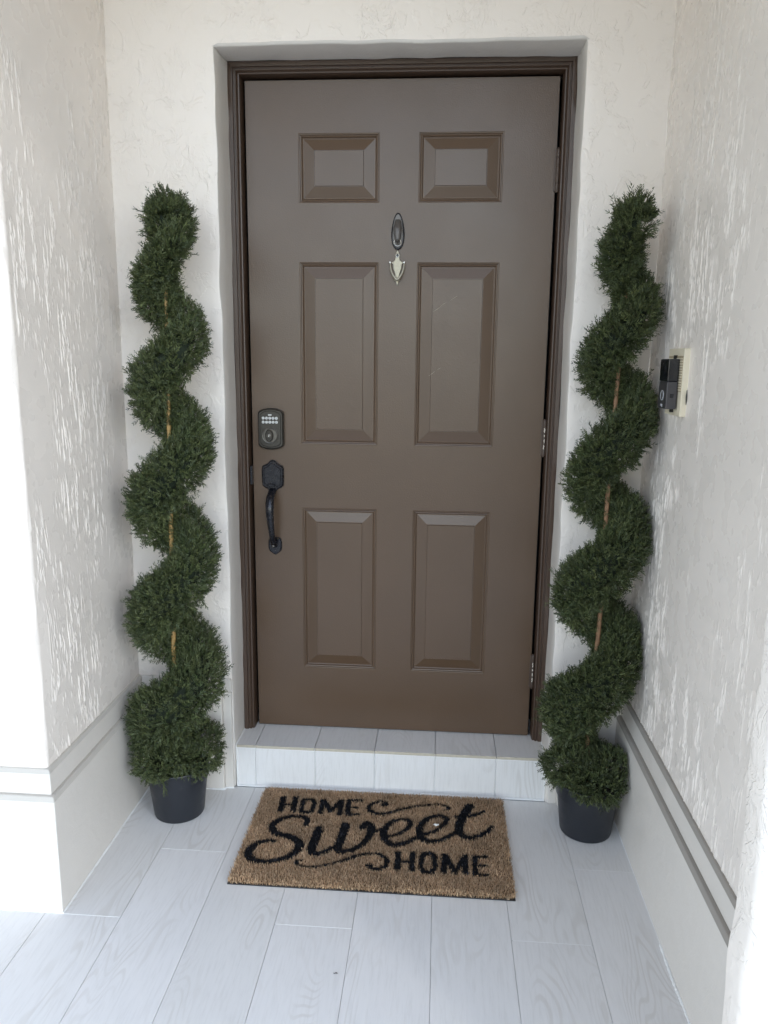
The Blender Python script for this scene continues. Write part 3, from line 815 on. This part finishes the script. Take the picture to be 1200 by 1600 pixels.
# ------------------------------------------------------------------ spiral topiaries
def topiary(label, pot, axis, turns, ext, top_z, xmax, seed, stem_mat, lean_pts=None):
    r = np.random.default_rng(seed)
    px, py = pot
    t = thing('spiral_topiary', (px, py, 0), label, 'topiary', 'pair of potted spiral topiaries beside the door')
    # pot with rolled rim and a step
    b = MB()
    b.lathe([(0.070, 0.0), (0.074, 0.002), (0.0755, 0.006), (0.0885, 0.118), (0.0915, 0.1195), (0.0945, 0.158), (0.0955, 0.162), (0.0940, 0.165), (0.0905, 0.164), (0.0885, 0.145), (0.080, 0.1435)], (px, py, 0.0005), 'z', 48)
    po = b.build('pot', M['pot'], t, smooth=True, angle=40)
    b = MB(); b.lathe([(0.0882, 0.138), (0.07, 0.147), (0.03, 0.150), (0.005, 0.152)], (px, py, 0), 'z', 24); b.build('soil', M['soil'], po, smooth=True)
    az, axx = [a[0] for a in axis], [a[1] for a in axis]
    ax = lambda z: np.interp(z, az, axx)
    # stem
    P = []
    for z in np.linspace(0.145, 1.60, 40):
        P.append((float(ax(z)) + (0.004 * math.sin(7 * z + seed) if stem_mat == 'stem_brown' else 0), py - 0.012 * float(np.interp(z, [0.38, 0.5], [0, 1])), float(z)))
    b = MB(); b.tube(P, [0.0075 - 0.0025 * k / 39 for k in range(40)], 10); b.build('stem', M[stem_mat], t, smooth=True)
    # helix: phase by height
    tz = np.array([q[0] for q in turns][::-1]); tp = np.radians([q[1] for q in turns][::-1])
    ph = lambda z: np.interp(z, tz, tp)
    ez = np.array([q[0] for q in ext][::-1]); ee = np.array([q[1] for q in ext][::-1])
    E = lambda z: np.interp(z, ez, ee)
    HF = lambda z: np.interp(z, [1.42, 1.56, 1.68, 1.78], [0.49, 0.38, 0.20, 0.10])
    z_lo, z_hi = turns[-1][0], top_z - 0.045
    def centre(z):
        e = E(z); hr = e * HF(z)
        th = ph(z)
        return np.stack([ax(z) + hr * np.cos(th), py - hr * np.sin(th) * 0.92, z], -1), np.stack([np.cos(th), -np.sin(th), np.zeros_like(th)], -1), e
    def section(z):
        e = E(z)
        rad = e * (1.02 - HF(z)) - 0.004
        ver = np.clip(0.095 * e / 0.12, 0.066, 0.102)
        return rad, ver
    # dark inner mass added so that no light shines straight through
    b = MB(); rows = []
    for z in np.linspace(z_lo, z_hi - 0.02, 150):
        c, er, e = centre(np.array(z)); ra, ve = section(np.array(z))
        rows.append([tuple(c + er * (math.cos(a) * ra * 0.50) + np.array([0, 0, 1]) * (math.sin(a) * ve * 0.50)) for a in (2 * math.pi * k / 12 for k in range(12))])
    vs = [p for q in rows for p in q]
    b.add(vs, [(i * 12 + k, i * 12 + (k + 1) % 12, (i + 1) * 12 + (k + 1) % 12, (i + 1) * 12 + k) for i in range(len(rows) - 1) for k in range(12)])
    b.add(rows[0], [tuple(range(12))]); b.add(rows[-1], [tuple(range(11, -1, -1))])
    b.build('light_block_core', M['leafcore'], t, smooth=True)
    # sprays
    n_h, n_r = 25000, 3600
    w = np.linspace(z_lo, z_hi, 4000); dens = E(w) ** 1.1 * (1 + 0.5 * (w > 1.55)); dens /= dens.sum()
    z = r.choice(w, n_h, p=dens) + r.uniform(-1e-4, 1e-4, n_h)
    c, er, e = centre(z); ra, ve = section(z)
    a = r.uniform(0, 2 * np.pi, n_h); k = np.sqrt(r.uniform(0.30, 1.0, n_h))
    lump = 1 + 0.10 * np.sin(z * 41 + 3 * np.cos(a) + seed) * np.sin(ph(z) * 3.1 + 2 * a)
    base = c + er * (np.cos(a) * ra * k * lump)[:, None]; base[:, 2] += np.sin(a) * ve * k * lump
    nrm = er * (np.cos(a) / ra)[:, None]; nrm[:, 2] += np.sin(a) / ve
    nrm /= np.linalg.norm(nrm, axis=1)[:, None]
    # tufts closing the upper end
    n_c = 500
    ce, ere, ee_ = centre(np.array([z_hi] * n_c)); rc_, vc_ = section(np.array([z_hi] * n_c))
    nd = r.normal(0, 1, (n_c, 3)); nd[:, 2] = np.abs(nd[:, 2]); nd /= np.linalg.norm(nd, axis=1)[:, None]
    kc = np.cbrt(r.uniform(0.15, 1, n_c))[:, None]
    basec = ce + nd * kc * np.stack([rc_ * 0.82, rc_ * 0.82, vc_ * 0.45], -1)
    base = np.concatenate([base, basec]); nrm = np.concatenate([nrm, nd]); k = np.concatenate([k, kc[:, 0]])
    # skirt ring over the pot
    th = r.uniform(0, 2 * np.pi, n_r); a2 = r.uniform(0, 2 * np.pi, n_r); k2 = np.sqrt(r.uniform(0.4, 1, n_r))
    e0 = E(z_lo)
    hr = e0 * 0.50; rr = e0 * 0.46 - 0.004
    er2 = np.stack([np.cos(th), np.sin(th), 0 * th], -1)
    sag = 0.018 * np.sin(th * 3 + seed) + 0.010 * np.sin(th * 7 + 2 * seed)
    base2 = np.stack([ax(z_lo + 0 * th), py + 0 * th, 0.205 + sag], -1) + er2 * (hr + rr * k2 * np.cos(a2))[:, None]
    base2[:, 2] += 0.046 * k2 * np.sin(a2)
    nrm2 = er2 * np.cos(a2)[:, None]; nrm2[:, 2] += np.sin(a2) - 0.25
    base = np.concatenate([base, base2]); nrm = np.concatenate([nrm, nrm2]); kk = np.concatenate([k, k2])
    n = len(base)
    up = np.where(r.uniform(size=n) < 0.8, 0.80, 0.15)
    d = nrm + np.stack([0 * up, 0 * up, up], -1) + r.normal(0, 0.42, (n, 3))
    d /= np.linalg.norm(d, axis=1)[:, None]
    L = r.uniform(0.017, 0.033, n) * np.where(r.uniform(size=n) < 0.13, 1.5, 1.0)
    q = r.normal(0, 1, (n, 3)); s = np.cross(d, q); s /= np.linalg.norm(s, axis=1)[:, None]
    u2 = np.cross(d, s)
    V, cols = [], []
    hue = r.uniform(0, 1, n); shade = r.uniform(0.55, 1.30, n)
    cA, cB, cC = np.array([0.044, 0.064, 0.022]), np.array([0.092, 0.110, 0.042]), np.array([0.058, 0.080, 0.046])
    mixw = np.clip(hue * 2, 0, 1)[:, None]; mixv = np.clip(hue * 2 - 1.2, 0, 1)[:, None]
    col = ((cA * (1 - mixw) + cB * mixw) * (1 - mixv) + cC * mixv) * shade[:, None]
    # nine leaflets on every spray: the tip and four pairs
    spec = [(0.0, 1.0, 0.0, 0.0, 0.0027)]
    for j, f in enumerate((0.10, 0.27, 0.44, 0.60, 0.76)):
        for sg in (-1, 1): spec.append((f, 0.44 - 0.06 * j, sg * 0.75, 0.35 if j % 2 else -0.35, 0.0026))
    for f, l, cs, cu, wd in spec:
        st_ = base + d * (L * f)[:, None]
        dd = d + s * cs + u2 * (cu * np.sign(cs)); dd = dd + r.normal(0, 0.12, (n, 3)); dd /= np.linalg.norm(dd, axis=1)[:, None]
        en = st_ + dd * (L * l)[:, None]
        sd = np.cross(dd, r.normal(0, 1, (n, 3))); sd /= np.linalg.norm(sd, axis=1)[:, None]
        mid = st_ + dd * (L * l * 0.42)[:, None]
        wv = sd * (wd * 0.5)
        V.append(np.stack([st_, mid + wv, en, mid - wv], 1)); cols.append(col)
    V = np.stack(V, 1).reshape(-1, 3)
    lim = np.where(V[:, 2] < 0.385, xmax[1], xmax[0])
    if xmax[0] > 0: V[:, 0] = np.minimum(V[:, 0], lim)
    else: V[:, 0] = np.maximum(V[:, 0], lim)
    V[:, 1] = np.minimum(V[:, 1], -0.022)
    nq = len(V) // 4
    me = bpy.data.meshes.new('foliage')
    base_w = np.array([px, py, 0.0])
    me.vertices.add(len(V)); me.vertices.foreach_set('co', (V - base_w).astype(np.float32).ravel())
    idx = np.arange(nq)[:, None] * 4
    tri = np.concatenate([idx + np.array([[0, 1, 2, 3]])], 1).ravel()
    me.loops.add(len(tri)); me.loops.foreach_set('vertex_index', tri.astype(np.int32))
    me.polygons.add(nq); me.polygons.foreach_set('loop_start', (np.arange(nq) * 4).astype(np.int32))
    me.update(calc_edges=True)
    at = me.color_attributes.new('tint', 'FLOAT_COLOR', 'POINT')
    cc = np.repeat(np.repeat(np.stack([col] * len(spec), 1).reshape(-1, 3), 4, axis=0), 1, axis=0)
    tipw = np.tile(np.array([0.75, 1.0, 1.25, 1.0]), nq)[:, None]
    cc = np.concatenate([cc * tipw, np.ones((len(cc), 1))], 1)
    at.data.foreach_set('color', cc.astype(np.float32).ravel())
    me.materials.append(M['leaf'])
    o = bpy.data.objects.new('foliage', me); C.objects.link(o); o.parent = t
    o['kind'] = 'stuff'
    return t

# (height, phase): 0 = right, 90 = front, 180 = left, 270 = behind, going down
tl = [(1.80, -120), (1.707, 0), (1.558, 180), (1.432, 360), (1.277, 540), (1.133, 720), (0.953, 900), (0.808, 1080), (0.615, 1260), (0.454, 1440), (0.290, 1620)]
el = [(1.82, 0.060), (1.74, 0.068), (1.66, 0.078), (1.558, 0.088), (1.432, 0.102), (1.277, 0.106), (1.133, 0.116), (0.953, 0.119), (0.808, 0.126), (0.615, 0.127), (0.454, 0.138), (0.25, 0.140)]
topiary('left spiral topiary in a charcoal pot, nearest the keypad lock', (-0.640, -0.15), [(0.0, -0.642), (0.3, -0.637), (0.8, -0.626), (1.43, -0.612), (1.82, -0.603)], tl, el, 1.80, (-0.800, -0.790), 5, 'stem_tan')
tr = [(1.80, -150), (1.78, -100), (1.661, 180), (1.532, 360), (1.382, 540), (1.258, 720), (1.071, 900), (0.923, 1080), (0.740, 1260), (0.586, 1440), (0.378, 1620), (0.300, 1720)]
tr = [(1.80, -60), (1.74, 30), (1.661, 180), (1.532, 360), (1.382, 540), (1.250, 720), (1.071, 900), (0.918, 1080), (0.740, 1260), (0.580, 1440), (0.378, 1620), (0.300, 1710)]
er_ = [(1.82, 0.062), (1.74, 0.062), (1.661, 0.063), (1.532, 0.094), (1.382, 0.097), (1.258, 0.104), (1.071, 0.108), (0.923, 0.119), (0.740, 0.120), (0.586, 0.124), (0.378, 0.138), (0.25, 0.134)]
topiary('right spiral topiary in a charcoal pot, nearest the door hinges', (0.603, -0.137), [(0.0, 0.603), (0.3, 0.598), (0.6, 0.598), (0.92, 0.600), (1.26, 0.609), (1.53, 0.609), (1.82, 0.617)], tr, er_, 1.785, (0.718, 0.695), 9, 'stem_brown')

# ------------------------------------------------------------------ doormat
LET_STRAIGHT=[[(-0.329,-0.0666,0.0154), (-0.3242,-0.1496,0.0149)],[(-0.2895,-0.0645,0.0154), (-0.2855,-0.1495,0.0149)],[(-0.3272,-0.1113,0.0095), (-0.2869,-0.1105,0.0095)],[(-0.2622,-0.0789,0.0121), (-0.2358,-0.0779,0.0121), (-0.226,-0.0908,0.012), (-0.2269,-0.1388,0.0118), (-0.2351,-0.1491,0.0117), (-0.2562,-0.1469,0.0117), (-0.2619,-0.135,0.0118), (-0.263,-0.0905,0.012), (-0.2622,-0.0789,0.0121)],[(-0.1989,-0.15,0.0148), (-0.2011,-0.0726,0.0153)],[(-0.1974,-0.0759,0.0137), (-0.1695,-0.1371,0.0133)],[(-0.1695,-0.1371,0.0118), (-0.1446,-0.0711,0.0121)],[(-0.1433,-0.0688,0.0153), (-0.1412,-0.153,0.0148)],[(-0.1198,-0.0674,0.0145), (-0.1155,-0.1507,0.014)],[(-0.1206,-0.0711,0.0097), (-0.0784,-0.0673,0.0097)],[(-0.1181,-0.1095,0.0079), (-0.0862,-0.108,0.0079)],[(-0.1168,-0.1467,0.0094), (-0.0763,-0.1458,0.0094)],[(0.0496,-0.3141,0.0152), (0.0508,-0.3982,0.0146)],[(0.0906,-0.3134,0.0145), (0.0903,-0.3985,0.0139)],[(0.0521,-0.3596,0.0092), (0.0905,-0.3579,0.0092)],[(0.1251,-0.3173,0.0137), (0.1431,-0.3157,0.0137), (0.1523,-0.3299,0.0136), (0.1528,-0.38,0.0133), (0.1442,-0.3954,0.0132), (0.1233,-0.3956,0.0132), (0.1146,-0.3818,0.0133), (0.1165,-0.3342,0.0136), (0.1251,-0.3173,0.0137)],[(0.1799,-0.3142,0.0144), (0.1783,-0.3978,0.0139)],[(0.1821,-0.3169,0.013), (0.2088,-0.3967,0.0125)],[(0.2088,-0.3967,0.0111), (0.236,-0.3167,0.0115)],[(0.2385,-0.3148,0.0144), (0.2361,-0.3981,0.0139)],[(0.2647,-0.3154,0.0129), (0.264,-0.3993,0.0125)],[(0.2634,-0.3201,0.0086), (0.3028,-0.3177,0.0086)],[(0.2636,-0.3582,0.0078), (0.2989,-0.3562,0.0078)],[(0.2638,-0.3962,0.0083), (0.2999,-0.3973,0.0083)]]
LET_CURVE=[[(-0.2333,-0.2098,0.0152), (-0.2331,-0.1881,0.0161), (-0.2517,-0.1717,0.0132), (-0.2832,-0.1718,0.0109), (-0.3116,-0.1871,0.0139), (-0.3311,-0.2153,0.019), (-0.3293,-0.241,0.0207), (-0.3075,-0.2624,0.0194), (-0.2712,-0.2735,0.0204), (-0.2431,-0.2924,0.0228), (-0.2335,-0.3186,0.0233), (-0.2449,-0.3517,0.0193), (-0.2725,-0.377,0.0163), (-0.3126,-0.3917,0.0148), (-0.3475,-0.3887,0.0184), (-0.3674,-0.3712,0.0221), (-0.3705,-0.3437,0.0209), (-0.3565,-0.3128,0.0161), (-0.3299,-0.2983,0.0118), (-0.3093,-0.2983,0.0088)],[(-0.1911,-0.2273,0.0242), (-0.1942,-0.2789,0.0244), (-0.1971,-0.3201,0.0232), (-0.1909,-0.3441,0.018), (-0.1733,-0.3448,0.0151), (-0.1473,-0.3239,0.0116), (-0.1281,-0.3033,0.0088)],[(-0.1152,-0.2038,0.0251), (-0.1181,-0.2599,0.0246), (-0.1238,-0.3017,0.0234), (-0.1207,-0.3251,0.0181), (-0.0993,-0.3273,0.0162), (-0.072,-0.3102,0.0164), (-0.0495,-0.2783,0.0169), (-0.0365,-0.237,0.0195), (-0.0385,-0.2021,0.0221), (-0.0525,-0.189,0.0222), (-0.0631,-0.2095,0.019)],[(-0.042,-0.2185,0.0129), (-0.0205,-0.2249,0.0113), (-0.0024,-0.2131,0.0106), (0.0187,-0.1873,0.0099)],[(0.0133,-0.2482,0.0093), (0.0443,-0.233,0.0105), (0.073,-0.1986,0.0129), (0.0779,-0.1688,0.0139), (0.0604,-0.1585,0.0116), (0.0298,-0.1678,0.0131), (0.0072,-0.198,0.016), (0.002,-0.2367,0.0195), (0.011,-0.268,0.0192), (0.0325,-0.2855,0.0169), (0.0616,-0.2775,0.0147), (0.0867,-0.2577,0.0126), (0.1083,-0.2335,0.0112)],[(0.1175,-0.2277,0.0094), (0.1493,-0.211,0.0106), (0.1765,-0.1777,0.013), (0.1881,-0.1477,0.0147), (0.1726,-0.1316,0.0125), (0.1415,-0.1378,0.014), (0.115,-0.1701,0.0169), (0.1065,-0.2097,0.0204), (0.1149,-0.2441,0.0194), (0.1357,-0.2594,0.017), (0.1653,-0.2531,0.0148), (0.1944,-0.2296,0.0135), (0.218,-0.2036,0.0129)],[(0.2605,-0.0683,0.024), (0.2418,-0.1104,0.0259), (0.2285,-0.1587,0.0254), (0.2234,-0.198,0.0227), (0.2319,-0.2225,0.0187), (0.2539,-0.233,0.0157), (0.2805,-0.2213,0.0135), (0.3072,-0.1969,0.0129), (0.3207,-0.1739,0.0122)],[(0.2089,-0.1304,0.007), (0.2342,-0.1288,0.0117), (0.2697,-0.1181,0.0133), (0.3029,-0.0946,0.0103)],[(-0.0113,-0.0857,0.0136), (-0.0017,-0.0848,0.012), (-0.006,-0.0695,0.0064), (-0.0255,-0.0683,0.0056), (-0.0476,-0.0847,0.0096), (-0.0535,-0.1071,0.0119), (-0.0404,-0.1289,0.0126), (-0.0122,-0.136,0.0117), (0.0222,-0.1205,0.0102), (0.0646,-0.0958,0.0079), (0.1119,-0.0774,0.0056), (0.1558,-0.0678,0.0048), (0.1838,-0.0738,0.0056), (0.1937,-0.0842,0.0095), (0.1845,-0.0962,0.0055)],[(-0.213,-0.3757,0.0028), (-0.2286,-0.3804,0.0049), (-0.2296,-0.3906,0.0063), (-0.2106,-0.401,0.0056), (-0.1785,-0.4015,0.0049), (-0.138,-0.388,0.0063), (-0.1014,-0.3681,0.0085), (-0.0647,-0.3433,0.0093), (-0.0334,-0.3313,0.0072), (-0.0116,-0.3311,0.0072), (0.007,-0.3381,0.0093), (0.0197,-0.3552,0.0114), (0.018,-0.3809,0.0119), (0.0008,-0.3961,0.0098), (-0.0186,-0.3951,0.0112), (-0.0291,-0.384,0.014)]]
MX0, MX1, MY0, MY1 = -0.400, 0.365, -0.476, -0.016
mt = thing('doormat', ((MX0 + MX1) / 2, (MY0 + MY1) / 2, 0), 'brown coir doormat with black HOME Sweet HOME lettering', 'doormat')
b = MB(); b.box(MX0, MX1, MY0, MY1, 0.0006, 0.0042); b.build('backing', M['mat_base'], mt, bevel=0.001)
b = MB(); b.box(MX0 + 0.006, MX1 - 0.006, MY0 + 0.006, MY1 - 0.006, 0.0043, 0.0095); b.build('pile_bed', M['coir_bed'], mt, bevel=0.001)
step = 0.0024
gx, gy = np.meshgrid(np.arange(MX0 + 0.001, MX1, step), np.arange(MY0 + 0.001, MY1, step))
gx = gx.ravel() + rng.uniform(-.0013, .0013, gx.size); gy = gy.ravel() + rng.uniform(-.0013, .0013, gy.size)
# rounded corners
cxn = np.maximum(np.maximum(MX0 + 0.012 - gx, gx - (MX1 - 0.012)), 0); cyn = np.maximum(np.maximum(MY0 + 0.012 - gy, gy - (MY1 - 0.012)), 0)
keep = np.hypot(cxn, cyn) < 0.0125
gx, gy = gx[keep], gy[keep]
jx_, jy_ = gx + rng.normal(0, .0009, gx.size), gy + rng.normal(0, .0009, gx.size)
ink = np.zeros(gx.size, bool)
for st_ in LET_STRAIGHT:
    for (xa, ya, wa), (xb, yb, wb) in zip(st_[:-1], st_[1:]):
        L2 = (xb - xa) ** 2 + (yb - ya) ** 2; L1 = math.sqrt(L2)
        s = ((jx_ - xa) * (xb - xa) + (jy_ - ya) * (yb - ya)) / L2
        dd = np.abs((jx_ - xa) * (yb - ya) - (jy_ - ya) * (xb - xa)) / L1
        ext_ = 0.25 * wa / L1 if len(st_) > 2 else 0.0
        ink |= (s > -ext_) & (s < 1 + ext_) & (dd < wa * 0.5 + 0.0008)
for cv in LET_CURVE:
    pts = np.array(catmull(cv, 8))
    for x, y, w_ in pts:
        ink |= (jx_ - x) ** 2 + (jy_ - y) ** 2 < (w_ * 0.5 + 0.0009) ** 2
def tufts(name, x, y, dark):
    n = len(x)
    h = rng.uniform(0.0135, 0.0185, n)
    tx, ty = rng.normal(0, .0022, n), rng.normal(0, .0022, n)
    out = np.minimum.reduce([x - MX0, MX1 - x, y - MY0, MY1 - y])
    edge = np.clip(1 - out / 0.006, 0, 1)
    tx += edge * np.where(x - MX0 < 0.006, -.0025, np.where(MX1 - x < 0.006, .0025, 0)); ty += edge * np.where(y - MY0 < 0.006, -.0025, np.where(MY1 - y < 0.006, .0025, 0))
    h -= edge * 0.003
    a = rng.uniform(0, np.pi, n); wd = rng.uniform(0.0007, 0.0013, n) * (1.25 if dark else 1.0)
    wx, wy = np.cos(a) * wd, np.sin(a) * wd
    z0 = 0.0090 - 0.0048 * edge
    V = np.stack([np.stack([x - wx, y - wy, z0], -1), np.stack([x + wx, y + wy, z0], -1), np.stack([x + tx + wx * .6, y + ty + wy * .6, h], -1), np.stack([x + tx - wx * .6, y + ty - wy * .6, h], -1)], 1).reshape(-1, 3)
    me = bpy.data.meshes.new(name)
    bw_ = np.array(wloc(mt))
    me.vertices.add(len(V)); me.vertices.foreach_set('co', (V - bw_).astype(np.float32).ravel())
    me.loops.add(n * 4); me.loops.foreach_set('vertex_index', np.arange(n * 4).astype(np.int32))
    me.polygons.add(n); me.polygons.foreach_set('loop_start', (np.arange(n) * 4).astype(np.int32))
    me.update(calc_edges=True)
    k = rng.uniform(0, 1, n)[:, None]; br = rng.uniform(0.6, 1.35, n)[:, None]
    patch = (0.92 + 0.10 * np.sin(x * 23 + 1) * np.sin(y * 31) + 0.07 * np.sin(x * 61 + y * 47))[:, None]
    if dark: col = np.array([0.012, 0.012, 0.014]) * br * (1 + (k > 0.96) * 6)
    else: col = (np.array([0.44, 0.275, 0.155]) * (1 - k) + np.array([0.58, 0.42, 0.27]) * k) * br * patch
    col = np.concatenate([np.repeat(col, 4, 0), np.ones((4 * n, 1))], 1)
    at = me.color_attributes.new('tint', 'FLOAT_COLOR', 'POINT'); at.data.foreach_set('color', col.astype(np.float32).ravel())
    me.materials.append(M['fibre'])
    o = bpy.data.objects.new(name, me); C.objects.link(o); o.parent = mt; o['kind'] = 'stuff'
    return o
tufts('coir_pile', gx[~ink], gy[~ink], False)
gi = np.repeat(gx[ink], 2) + rng.normal(0, .0007, 2 * ink.sum()); gj = np.repeat(gy[ink], 2) + rng.normal(0, .0007, 2 * ink.sum())
o = tufts('lettering', gi, gj, True); o['label'] = 'black words HOME Sweet HOME with curled flourishes'

# ------------------------------------------------------------------ small litter
def scrap(name, loc, size, mat, label, cat, seed, flat=0.35):
    r = np.random.default_rng(seed); b = MB(); n = 9
    P = [(loc[0] + size * (k / n - .5) + r.uniform(-.1, .1) * size, loc[1] + r.uniform(-.15, .15) * size, loc[2] + size * flat * .5 + r.uniform(0, .1) * size) for k in range(n + 1)]
    b.tube(P, [size * .05] + list(size * r.uniform(.10, .24, n - 1)) + [size * .05], 7, flat=flat)
    return prop(b.build(name, mat, None, origin=loc, smooth=True), label, cat)
scrap('lint', (0.155, -0.188, 0.0182), 0.016, M['paper'], 'bit of white lint on the word Sweet of the doormat', 'lint', 1)
scrap('seed', (-0.070, -0.755, 0.0004), 0.009, M['seed'], 'tiny dark seed on the bare floor in front of the doormat', 'seed', 2)
